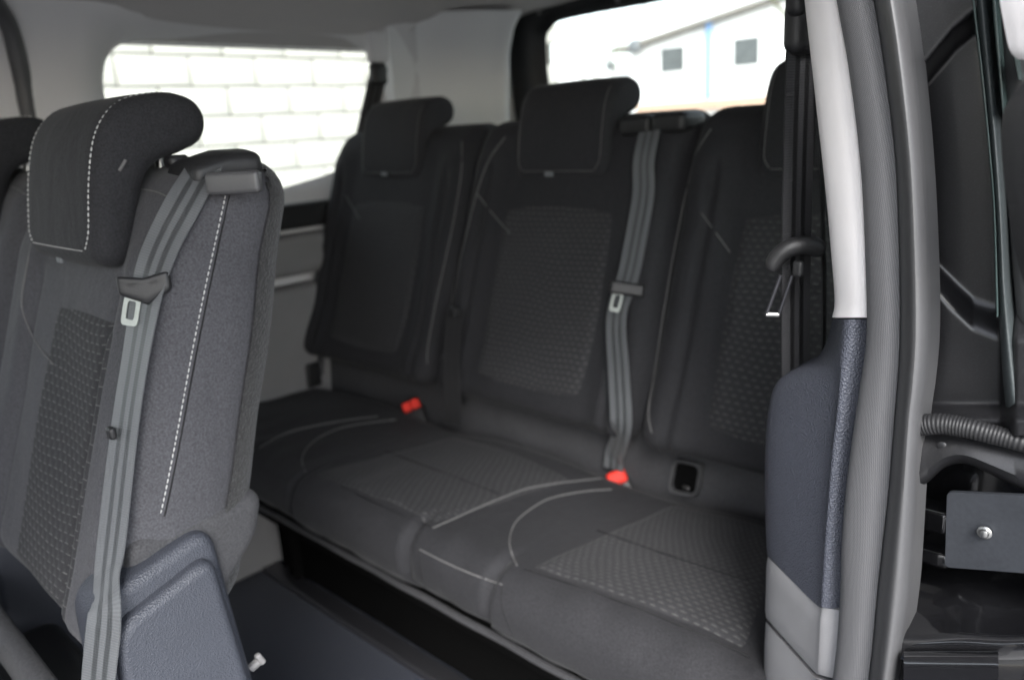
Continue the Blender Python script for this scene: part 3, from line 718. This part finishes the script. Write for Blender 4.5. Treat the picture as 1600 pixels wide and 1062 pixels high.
# ================================================================== SEATS
HEADP = [(.252, 1.160), (.2565, 1.195), (.264, 1.232), (.276, 1.268), (.298, 1.293), (.330, 1.301), (.356, 1.300), (.373, 1.291), (.379, 1.274), (.371, 1.256), (.350, 1.246), (.326, 1.239), (.309, 1.222), (.300, 1.192), (.292, 1.163), (.280, 1.147), (.264, 1.146)]
def headrest(parent, xc, hw, dy, dz, sc, name='headrest', near=False, sy=1):
    ref = (.264, 1.146)
    pr = [((a - ref[0]) * sc * sy + ref[0] + dy, (b - ref[1]) * sc + ref[1] + dz) for a, b in HEADP]
    h = extrude_x(name, pr, xc - hw, xc + hw, .016 * sc, 'fabric', parent, 5, 14, .002, 4)
    # posts
    for s in (-1, 1):
        y0, z0 = (.345 - ref[0]) * sc * sy + ref[0] + dy, (1.25 - ref[1]) * sc + ref[1] + dz
        tube('post', [(xc + s * hw * .55, y0 - .005, z0 - .055), (xc + s * hw * .55, y0, z0 + .012)], .0052, 'metal', h, 10)
    # stitched line round the front pad
    tr = bvh(h)
    def ring(inset, off):
        pts = []
        for (dx, t) in [(s, None) for s in ()]: pass
        path = []
        zb, zt = pr[0][1] + .004 * sc, pr[4][1]
        x1 = hw - inset
        # up right side, over the top edge
        side = []
        for i in range(30):
            z = zb + (zt - zb) * i / 29
            side.append((x1 - .010 * max(0, 1 - i / 3) ** 2, z))
        out = []
        for sgn in (1, -1):
            line = []
            for x, z in side:
                hh = tr.ray_cast(Vector((xc + sgn * x, dy - .3, z)), Vector((0, 1, 0)))
                if hh[0]: line.append(hh[0] + hh[1] * off)
            for i in range(1, 10):
                y = pr[4][0] + .055 * sc * sy * i / 9
                hh = tr.ray_cast(Vector((xc + sgn * x1, y, 1.6 + dz)), Vector((0, 0, -1)))
                if hh[0]: line.append(hh[0] + hh[1] * off)
            out.append(line)
        bottom = []
        for i in range(21):
            x = -(x1 - .012) + 2 * (x1 - .012) * i / 20
            hh = tr.ray_cast(Vector((xc + x, dy - .3, zb - .002)), Vector((0, 1, 0)))
            if hh[0]: bottom.append(hh[0] + hh[1] * off)
        return out, bottom
    lines, bottom = ring(.013, .0005)
    for ln in lines:
        if near: dashes('stitching', smooth_line(ln), 'thread', h, .0042, .0024, .0008)
        else: tube('stitching', smooth_line(ln), .0005, 'thread_dim', h, 5)
    if near: dashes('stitching', bottom, 'thread', h, .0042, .0024, .0007)
    else: tube('stitching', bottom, .0005, 'thread_dim', h, 5)
    return h

# ------------------------------------------------------------ rear bench
bench = empty('rear_bench', (-.88, .85, .30)); tag(bench, 'charcoal three-place rear bench seat with patterned cloth panels', 'bench seat')
BX0, BX1 = -1.60, -.17
SEATX = [-1.335, -.868, -.402]
def g(x, c, w): return math.exp(-((x - c) / w) ** 2)
def cush(v):
    x, y, z = v; X = x + (BX0 + BX1) / 2; fr = sm((.02 - y) / .17)         # 1 at the nose
    Y = y + .775; Z = z + .642
    Z += -.010 * (y / .19) * (z > 0)
    Z += .007 * math.cos((X - SEATX[2]) * 2 * math.pi / .467) * sm((z + .02) / .05) * (1 - .4 * fr)
    for c in (-.805, -.643, -1.272, -1.11): 
        Y += .012 * g(X, c, .007) * fr; Z -= .006 * g(X, c, .007) * sm((-.10 - y) / .05) * (z > 0)
    if -.805 < X < -.643 or -1.272 < X < -1.11: Y += .006 * fr
    if z < 0: Y += .050 * fr * (-z / .065)
    Z += .0016 * math.sin(X * 31 + Y * 17) * math.sin(Y * 39 + X * 7) + .001 * math.sin(X * 83) * fr
    return (X, Y, Z)
vs, fs = rbox_data((BX1 - BX0) / 2, .19, .065, .052, (220, 34, 6), cush, 8)
cushion = mk('cushion', vs, fs, 'fabric', bench, ang=70)
CT = bvh(cushion)
def quad_patch(name, c, parent, nu=60, nv=40, rows=(1, 1)):
    P = [cast(CT, a, b, 0)[0] or at(a, b, z=.69) for a, b in c]
    fl_, fr_, rr_, rl_ = P; wu, wv = (fr_ - fl_).length / 2, (rl_ - fl_).length / 2
    def fn(a, b):
        s, t = (a + 1) / 2, (b + 1) / 2
        q = fl_.lerp(fr_, s).lerp(rl_.lerp(rr_, s), t); return (q.x, q.y, 1.0)
    return patch(name, CT, fn, nu, nv, Vector((0, 0, -1)), 'insert', parent, .0028, .06, wu, wv)
quad_patch('cushion_insert', [(480, 742), (676, 826), (905, 750), (712, 680)], cushion)
quad_patch('cushion_insert', [(816, 888), (1172, 1026), (1235, 832), (1056, 786)], cushion)
ins_all = [o for o in bpy.data.objects if o.name.startswith('cushion_insert')]
CT2 = bvh(cushion, *ins_all)
def seam(name, pxs, r, m, parent, tree, off=.0012, it=5):
    P = seam_px(tree, pxs, off)
    if len(P) > 2: return tube(name, smooth_line(P, it), r, m, parent, 5)
for pxs in ([(477, 737), (471, 716), (486, 693), (520, 673), (560, 663), (618, 656)],
            [(405, 700), (440, 680), (480, 668), (540, 657), (590, 651)],
            [(677, 825), (716, 808), (760, 788), (800, 772), (826, 763), (872, 755), (940, 748)],
            [(657, 858), (700, 880), (745, 899), (785, 913)],
            [(808, 884), (798, 862), (796, 841), (803, 820), (816, 806), (838, 790), (862, 778), (913, 768), (956, 765)]):
    seam('stitching', pxs, .0009, 'thread_dim', cushion, CT2)
for pxs in ([(655, 860), (657, 885), (662, 910), (672, 935)], [(785, 915), (784, 940), (790, 965), (803, 992)],
            [(401, 729), (430, 742), (460, 753)]):
    seam('stitching', pxs, .0006, 'seam', cushion, CT2)
for pxs in ([(601, 705), (690, 738), (779, 772)], [(533, 760), (605, 795), (674, 824)], [(933, 829), (1041, 867), (1168, 908)], [(818, 889), (960, 937), (1090, 990), (1172, 1028)]):
    seam('panel_seam', pxs, .0009, 'seam', cushion, CT2, .0012)
# piping under the nose, base box and legs
tube('piping', smooth_line([Vector((BX0 + .02 + (BX1 - BX0 - .04) * i / 60, .634 + .002 * math.sin(i), .5765)) for i in range(61)]), .0055, 'skirt', bench, 8)
rbox('seat_pan', (-.88, .80, .560), (.70, .155, .022), .012, 'deep_shade', bench, n=(6, 2, 1))
rbox('base_box', (-.86, .90, .43), (.67, .13, .125), .01, 'deep_shade', bench, n=(4, 2, 2))
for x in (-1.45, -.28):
    rbox('leg', (x, .80, .42), (.018, .05, .125), .008, 'deep_shade', bench)
rbox('floor_rail', (-.88, .745, .306), (.66, .02, .008), .004, 'dark_metal', bench, n=(4, 1, 1))
rp = rbox('rear_panel', (-.885, .985, .75), (.70, .02, .12), .015, 'skirt', bench, n=(40, 2, 8), deform=lambda v: (v.x, v.y + .10 * (v.z + .07) + .002 * math.sin(v.x * 40), v.z))
rbox('back_shell', (0, 0, 0), (.705, .026, .236), .02, 'fabric', bench, n=(40, 2, 12), deform=lambda v: (v.x - .885, v.y + .918 + (v.z * .945 + 1.012 - .78) * .345 + .074, v.z * .945 + 1.015))
# backrests
BACKS = []
def back_def(xc):
    def f(v):
        x, y, z = v; zw = 1.016 + z * .945; yf = .918 + (zw - .78) * .345
        Y = yf + .055 + y; fr = sm(-y / .055)
        Y -= .012 * sm((abs(x) - .13) / .05) * fr * sm((.235 - z) / .05)
        Y += .010 * g(abs(x), .175, .008) * fr * sm((.2 - z) / .06)
        Y -= .010 * sm((-.12 - z) / .1) * fr
        Y += .0015 * math.sin(x * 29 + z * 21 + xc * 9) * math.sin(z * 27 - x * 11)
        return (x + xc, Y, zw)
    return f
for xc in SEATX:
    vs, fs = rbox_data(.2325, .055, .262, .042, (70, 6, 70), back_def(xc), 6)
    b = mk('backrest', vs, fs, 'fabric', bench, ang=70); BACKS.append(b)
    tr = bvh(b)
    patch('back_insert', tr, lambda a, c, xc=xc: (xc + .128 * a, .6, .968 + .155 * c), 50, 60, Vector((0, 1, 0)), 'insert', b, .004, .22, .128, .155)
BT = bvh(*BACKS, *[o for o in bpy.data.objects if o.name.startswith('back_insert')])
for i, pxs in ((2, [(1112, 202), (1088, 240), (1072, 296), (1062, 345), (1050, 405), (1032, 515), (1018, 610), (1014, 650), (1019, 676)]),
          (1, [(790, 215), (764, 250), (746, 300), (735, 345), (722, 395), (708, 455), (701, 505)]),
          (0, [(722, 222), (721, 275), (704, 370), (685, 455), (668, 545), (668, 568)]),
          (2, [(1072, 300), (1105, 345), (1141, 394)]), (1, [(746, 303), (770, 334), (797, 364)]), (0, [(541, 306), (562, 342)])):
    seam('stitching', pxs, .0009, 'thread_dim', BACKS[i], BT)
HR = [headrest(bench, xc, .104, .796, .012, 1.06, sy=.86) for xc in (SEATX[0] - .012, SEATX[1] - .012, SEATX[2] - .012)]
for h in HR:     # small cloth flag under the pad
    pass
for (px, py, i) in ((601, 272, 0), (858, 272, 1)):
    q, nn = cast(bvh(HR[i]), px, py, .0006)
    if q is not None: rbox('cloth_flag', q, (.009, .002, .004), .0015, M['lampgrey'], HR[i])
# isofix latch bezel on the rear panel
RT = bvh(rp)
c4 = [cast(RT, a, b, .001)[0] for a, b in ((1057, 711), (1104, 722), (1094, 777), (1046, 768))]
cc = sum(c4, Vector()) / 4
def rr_loop(c4, f, n=6, rad=.25):
    cc = sum(c4, Vector()) / 4; C = [cc + (p - cc) * f for p in c4]; out = []
    for i in range(4):
        p, a, b = C[i], C[i - 1], C[(i + 1) % 4]
        for t in range(n + 1):
            u = t / n; q0 = p.lerp(a, rad * (1 - u)); q1 = p.lerp(b, rad * u); out.append(q0.lerp(q1, u) if False else (p.lerp(a, rad) * (1 - u) ** 2 + p * 2 * u * (1 - u) + p.lerp(b, rad) * u * u))
    return out
nf = Vector((0, -1, .1)).normalized()
lb = loft('latch_bezel', [[p + nf * -.004 for p in rr_loop(c4, 1.0)], [p + nf * .004 for p in rr_loop(c4, 1.0)], [p + nf * .011 for p in rr_loop(c4, .92)], [p + nf * .010 for p in rr_loop(c4, .80)], [p + nf * .003 for p in rr_loop(c4, .76)]], 'rubber', bench, True, False, ang=50)
pk = rr_loop(c4, .80); mk('latch_pocket_shade', [p + nf * .0035 for p in pk] + [p + nf * .0015 for p in pk], [list(range(len(pk)))[::-1]] + [[i, (i + 1) % len(pk), len(pk) + (i + 1) % len(pk), len(pk) + i] for i in range(len(pk))], 'deep_shade', lb, False)  # flat dark face stands in for the shaded depth of the pocket
rbox('latch_bar', cc + Vector((.001, -.006, -.015)), (.006, .003, .003), .002, 'metal', lb)

# ------------------------------------------------------------ second-row seat
NX = -.868
seat = empty('second_row_seat', (NX, .2, .30))
def nfront(z): return .262 + .36 * (z - 1.12)
def nthick(z): return .114 + (1.2 - z) * .062
def nback(v):
    x, y, z = v; zw = 1.021 + z * 1.015; u = (y + .05) / .10      # 0 front .. 1 rear
    fr = 1 - u
    Y = nfront(zw) + nthick(zw) * u
    Y -= .010 * sm((abs(x) - .10) / .04) * fr * sm((.17 - z) / .05)
    Y += .007 * g(abs(x), .115, .008) * fr * sm((.13 - z) / .04)
    X = x + NX
    X += .0012 * math.sin(zw * 40 + Y * 25)
    Y += .001 * math.sin(x * 33 + zw * 25)
    return (X, Y, zw)
vs, fs = rbox_data(.212, .05, .212, .046, (80, 8, 90), nback, 10)
nb = mk('backrest', vs, fs, 'fabric_lit', seat, ang=75)
NT = bvh(nb)
def ncar(v):
    x, y, z = v; zw = 1.008 + z * .955
    return (x + NX, nfront(zw) + nthick(zw) * (.91 + .12 * (y / .012 + 1) / 2) , zw)
raw, fs = rbox_data(.212, .05, .212, .046, (40, 8, 60), None, 10)
keep = [f for f in fs if min(raw[i].y for i in f) > .018]; used = sorted({i for f in keep for i in f}); re_ = {i: k for k, i in enumerate(used)}
vs = []
for i in used:
    v = raw[i]; q = Vector(nback(v)); e = .0035 * sm((v.y - .016) / .006); rad = Vector((v.x, 0, v.z * .9)); rad = rad.normalized() * min(1, (abs(v.x) > .15) + (abs(v.z) > .15))
    vs.append(q + rad * e + Vector((0, e, 0)))
mk('rear_carpet', vs, [[re_[i] for i in f] for f in keep], 'back_carpet', nb, ang=75)
ins = patch('back_insert', NT, lambda a, c: (NX + .046 + .094 * a, 0, .966 + .138 * c), 50, 70, Vector((0, 1, 0)), 'insert', nb, .004, .12, .093, .146)
NT2 = bvh(nb, ins)
ln = seam_px(NT, [(352, 306), (338, 370), (318, 460), (298, 560), (276, 680), (258, 770), (250, 806)], .0006)
dashes('stitching', smooth_line(ln, 4), 'thread', nb, .0046, .0022, .00065)
ln2 = seam_px(NT, [(358, 306), (344, 370), (325, 460), (305, 560), (283, 680), (265, 770), (257, 806)], .0002)
tube('seam', smooth_line(ln2, 4), .0008, 'seam', nb, 5)
for pxs in ([(57, 345), (42, 420), (34, 470), (40, 500), (60, 540), (84, 569)], [(220, 296), (245, 300), (275, 314)]):
    P = seam_px(NT2, pxs, .0005)
    if len(P) > 3: tube('stitching', smooth_line(P), .0008, 'thread_dim', nb, 5)
hr = headrest(seat, NX + .016, .100, -.004, .002, .99, near=True)
tg_, n_ = cast(bvh(hr), 191, 259, .0004)
if tg_ is not None: 
    q2, _ = cast(bvh(hr), 186, 267, .0004); q0, _ = cast(bvh(hr), 196, 250, .0004)
    tube('cloth_tag', [q0, tg_, q2], .0014, 'thread_dim', hr, 6)
q, nn = cast(bvh(hr), 94, 404, .0004)
if q is not None: 
    rbox('cloth_flag', q, (.006, .002, .004), .0015, M['lampgrey'], hr)
    q, nn = cast(bvh(hr), 101, 408, .0004); 
    if q is not None: rbox('cloth_flag', q, (.0025, .002, .003), .001, M['red'], hr)
# cloth skirt, hinge cover, cushion
sk = rbox('cloth_skirt', (-.6835, .248, .874), (.028, .064, .054), .016, 'skirt', seat, n=(6, 24, 20), deform=lambda v: (v.x + .004 * sm((-v.z) / .06) + .0025 * math.sin(v.y * 60 + v.z * 30), v.y + .30 * v.z - .040 * sm((.02 - v.z) / .06) * max(0, v.y / .066), v.z + .006 * math.sin(v.y * 26) - .12 * v.y))
cv = fillet([(.146, .45), (.155, .893), (.262, .923), (.304, .45)], .024, 8)
hc = extrude_x('hinge_cover', cv, -.70, -.640, .010, 'plastic_cover', seat, 5, 4, 0, 0)
cv2 = fillet([(.160, .46), (.163, .872), (.254, .902), (.298, .46)], .020, 8)
extrude_x('cover_face', cv2, -.66, -.626, .009, 'plastic_cover', hc, 6, 4, 0, 0)
rbox('cushion', (NX, -.055, .742), (.20, .170, .045), .03, 'plastic_cover', seat, n=(20, 20, 4), deform=lambda v: (v.x, v.y, v.z - .12 * v.y + .006 * math.cos(v.x * 18)), k=5)
rbox('seat_base', (NX, .05, .50), (.17, .16, .19), .02, 'plastic_black', seat)
rbox('cushion_lip', (NX - .01, .128, .775), (.185, .010, .024), .009, 'skirt', seat, n=(12, 2, 3))
tag(seat, 'nearest second-row seat with belt over its shoulder and white stitching', 'car seat', 'second row seats')
far = copy_tree(seat, None, Vector((-.425, 0, 0)))
tag(far, 'second-row seat at the left edge, partly hidden behind the nearest one', 'car seat', 'second row seats')

# ------------------------------------------------------------ belts
def place_belt(tree, pxs, width, m, parent, off=.002, per=8, it=10, name='webbing', ext=0, twist=0, t0=.25):
    C, NN = [], []
    for p in catmull([Vector((a, b, 0)) for a, b in pxs], per):
        q, n_ = cast(tree, p.x, p.y, off)
        if q is not None: C.append(q); NN.append(n_)
    C = smooth_line(C, it); NN = [v.normalized() for v in smooth_line(NN, it * 3)]
    o = Vector((0, 0, CAMZ))
    for i, c in enumerate(C):                      # nothing of the strap may sink into the cushion behind it
        d = (c - o).normalized(); h = tree.ray_cast(o, d)
        if h[0] is not None and (h[0] - o).length < (c - o).length + off * .8: C[i] = h[0] - d * off
    C = smooth_line(C, 3)
    if twist: NN = [(v * (1 - twist * sm((i / len(NN) - t0) / .3)) + Vector((.05, -.95, .25)) * twist * sm((i / len(NN) - t0) / .3)).normalized() for i, v in enumerate(NN)]
    for i in range(ext):
        C.append(C[-1] + Vector((.0002 * i, -.0035, -.012))); NN.append((NN[-1] + Vector((0, -.03, 0))).normalized())
    return ribbon(name, C, NN, width, m, parent), C, NN
sb = empty('seat_belt', (NX + .15, .25, .9)); tag(sb, 'grey seat belt hanging over the front of the nearest second-row seat', 'seat belt', None)
NTb = bvh(nb, ins, hc, sk)
wb, C, NN = place_belt(NTb, [(322, 268), (300, 305), (275, 350), (252, 400), (239, 440), (228, 500), (215, 575), (203, 650), (191, 740), (178, 850), (166, 950), (162, 985)], .035, 'web', sb, .005, 8, 12, ext=16, twist=.62)
E_ = [C[-1]]; 
tail = [C[-1] + (C[-1] - C[-3]) * .5 * i for i in range(0, 10)]
# shoulder guide
gq = Vector((-.722, .343, 1.212))
gd = rbox('belt_guide', at(334, 262, y=.350), (.042, .032, .0100), .008, 'plastic_black', sb, n=(8, 6, 3), rot=Matrix.Rotation(math.radians(-8), 3, 'Z'), deform=lambda v: (v.x, v.y, v.z + .006 * math.cos(v.x / .047 * 1.5) - .25 * (v.y < 0) * -v.y))
rbox('guide_lip', at(366, 285, y=.330), (.024, .006, .0095), .004, 'rubber', gd, n=(6, 2, 2), rot=Matrix.Rotation(math.radians(38), 3, 'Z'))  # lip coloured paler than the guide to carry the daylight on its face
rbox('release_knob', at(276, 252, y=.335), (.010, .010, .006), .005, 'plastic_black', gd)
# tongue on that belt
def tongue(parent, tree, c, rt, up, sc, m_body, m_metal, ang=0, off=.006, arch=0):
    q, n_ = cast(tree, *c, off); qr, _ = cast(tree, *rt, off); 
    n_ = -(ray(*c).normalized()) * .6 + n_ * .4; n_.normalize()
    u = (qr - q); u = (u - n_ * u.dot(n_)).normalized(); v = n_.cross(u)
    if v.z < 0: v = -v
    R = Matrix((u, n_, v)).transposed()
    body = rbox('tongue_grip', q, (.027 * sc, .0055 * sc, .012 * sc), .005 * sc, m_body, parent, n=(10, 3, 5), rot=R, deform=lambda p: (p.x, p.y + .10 * p.z * arch, (p.z * (1 + 1.1 * arch * (1 - abs(p.x) / (.027 * sc))) if p.z < 0 else p.z * .7 - .004 * arch * (1 - abs(p.x) / (.027 * sc)))))
    # metal blade: slotted frame
    oc = q - v * (.023 + .006 * arch) * sc - u * (.013 + .004 * arch) * sc
    w1, h1, w2, h2 = .0085 * sc, .0165 * sc, .0042 * sc, .0100 * sc
    rings = []
    for (d, ww, hh) in ((.0012, w1, h1), (-.0012, w1, h1), (-.0012, w2, h2), (.0012, w2, h2), (.0012, w1, h1)):
        rg = []
        for t in range(24):
            a = 2 * math.pi * t / 24; ca, sa = math.cos(a), math.sin(a); e = .35
            rg.append(oc + u * ww * math.copysign(abs(ca) ** e, ca) + v * hh * math.copysign(abs(sa) ** e, sa) + n_ * d * sc)
        rings.append(rg)
    Rm = Matrix.Rotation(ang, 4, n_); rings = [[oc + (Rm @ (p - oc)) for p in r] for r in rings]
    loft('tongue_blade', rings, m_metal, body, True, False, ang=40)
    return body
tongue(sb, NTb, (238, 441), (266, 436), None, .80, 'plastic_black', 'tongue', math.radians(-16), .010, arch=1)
q, nn = cast(NTb, 183, 676, .006); rbox('belt_stop', q, (.0055, .003, .0055), .0028, 'plastic_black', sb)

# centre belt of the rear bench
cb = empty('seat_belt', (-.64, 1.0, .9)); tag(cb, 'grey belt hanging between the middle and right places of the rear bench', 'seat belt', None)
BT3 = bvh(*BACKS, rp, cushion)
wc, C2, N2 = place_belt(BT3, [(1024, 216), (1018, 250), (1006, 310), (995, 370), (984, 430), (979, 500), (975, 580), (972, 650), (970, 700), (969, 728)], .037, 'web', cb, .020, 8, 14, twist=.85, t0=-1)
tongue(cb, BT3, (981, 452), (1003, 455), None, 1.0, 'plastic_black', 'tongue', math.radians(-5), .026)
for px, py in ((1008, 196), (1060, 191)):
    q = at(px, py, y=1.10); rbox('belt_guide', q, (.030, .035, .016), .010, 'plastic_black', cb, n=(4, 3, 3))
def buckle(px, py, label, two=False):
    q, n_ = cast(bvh(cushion, rp), px, py, .012)
    b = empty('belt_buckle', q); tag(b, label, 'belt buckle')
    R = Matrix.Rotation(math.radians(34), 3, 'Z') @ Matrix.Rotation(math.radians(-30), 3, 'X') @ Matrix.Rotation(math.radians(-24), 3, 'Y')
    hs = rbox('housing', q + R @ Vector((0, .012, -.014)), (.019, .014, .026), .006, 'plastic_black', b, rot=R)
    if two:
        for s in (-1, 1): rbox('release_button', q + R @ Vector((s * .0095, -.004, .012)), (.0085, .010, .010), .004, 'red', b, rot=R)
    else: rbox('release_button', q + R @ Vector((0, -.004, .011)), (.0165, .011, .012), .007, 'red', b, rot=R)
    return b
buckle(975, 753, 'red-buttoned buckle at the foot of the centre belt'); buckle(645, 651, 'red double-button buckle at the left place of the rear bench', True)
# dark hanging strap between left and middle places
sp = empty('hanging_strap', (-1.08, .95, .8)); tag(sp, 'short black strap hanging between left and middle backrests', 'strap')
sy0 = cast(BT3, 690, 560, 0)[0].y - .030
cs = catmull([at(a, b, y=sy0 + d) for a, b, d in ((711, 486, .035), (708, 520, .022), (705, 560, .005), (706, 600, -.008), (707, 640, -.014), (707, 662, -.014))], 6)
ribbon('webbing', cs, [Vector((.55, -.8, .1)).normalized()] * len(cs), .032, 'web_black', sp, .002)
q = cs[0] + Vector((0, -.004, 0)); rbox('strap_end', q, (.011, .006, .009), .004, 'plastic_black', sp)
# far left belt
lb_ = empty('seat_belt', (-1.56, 1.25, .9)); tag(lb_, 'dark belt running from the far pillar behind the left headrest', 'seat belt')
pa = [at(592, 105, x=-1.565), at(590, 120, x=-1.56), at(578, 175, x=-1.55), at(562, 245, x=-1.545), at(545, 300, x=-1.54), at(520, 360, x=-1.53), at(500, 480, x=-1.535), at(491, 585, x=-1.54)]
nl = [Vector((.75, -.65, .1)).normalized()] * 100
cl = catmull(pa, 6); ribbon('webbing', cl, nl[:len(cl)], .042, 'web_dark', lb_)
rbox('anchor_loop', at(591, 116, x=-1.555), (.014, .022, .026), .012, 'plastic_black', lb_, n=(3, 3, 3))
rbox('floor_anchor', at(488, 585, x=-1.54), (.012, .02, .03), .008, 'plastic_black', lb_)
# belt on the near pillar
pb = empty('seat_belt', (-.26, .66, 1.0)); tag(pb, 'dark striped belt hanging beside the white door pillar', 'seat belt')
pv = Vector((.93, .36, 0)); vv = Vector((-.36, .93, 0)); wd = (pv * .52 + vv * .85).normalized(); nrm = Vector((wd.y, -wd.x, 0))
if nrm.dot(vv) > 0: nrm = -nrm
cl = catmull([at(a, b, y=.665) for a, b in ((1258, 20), (1256, 60), (1252, 98), (1248, 220), (1245, 342), (1243, 470), (1243, 610))], 8)
ribbon('webbing', cl, [nrm] * len(cl), .043, 'web_dark', pb)
cl = catmull([at(a, b, y=.70) for a, b in ((1276, 100), (1283, 250), (1287, 420), (1287, 570))], 8)
ribbon('webbing', cl, [Vector((-.95, -.3, 0)).normalized()] * len(cl), .040, 'web_black', pb)
dl = rbox('anchor_loop', at(1252, 42, y=.66), (.010, .018, .022), .010, 'plastic_black', pb, n=(3, 3, 4))
rbox('anchor_bolt', at(1250, -2, y=.65), (.008, .014, .014), .007, 'plastic_black', dl)
tp = smooth_line(catmull([at(a, b, y=y) for a, b, y in ((1204, 424, .628), (1211, 407, .63), (1226, 391, .633), (1250, 383, .64), (1272, 385, .65), (1282, 396, .655))], 8), 2)
tgp = tube('tongue_grip', [tp[0] + (tp[0] - tp[1]) * .3] + tp + [tp[-1] + (tp[-1] - tp[-2]) * .3], lambda t: .0068 * (max(.02, 1 - abs(2 * t - 1) ** 7)) ** .5 * (1 + .25 * t), 'plastic_black', pb, 14)
a, b2 = at(1220, 430, y=.632), at(1197, 493, y=.632); d = (b2 - a); sx = Vector((.0085, .004, 0))
for s in (0, 1):
    q0 = a + sx * s; q1 = b2 + sx * s * 1.1
    tube('tongue_blade', [q0, q0.lerp(q1, .5), q1], .0016, 'dark_metal', tgp, 8)
tube('tongue_blade', [b2 - d * .03, b2 - d * .03 + sx * 1.1], .002, 'metal', tgp, 8)
rbox('belt_stop', at(1247, 420, y=.634), (.0045, .003, .007), .0028, 'plastic_black', pb)
# small bits on the floor beside the hinge cover
fb = empty('floor_latch', at(402, 1030, x=-.66)); tag(fb, 'small pale metal latch sticking out behind the hinge cover', 'latch')
q = Vector(fb.location); tube('latch_arm', [q + Vector((-.004, -.006, -.008)), q + Vector((0, .002, -.002))], .0045, 'plastic_trim', fb, 8)
rbox('latch_tab', q + Vector((.002, .002, .001)), (.003, .003, .007), .002, 'plastic_trim', fb, rot=Matrix.Rotation(.4, 3, 'X'))
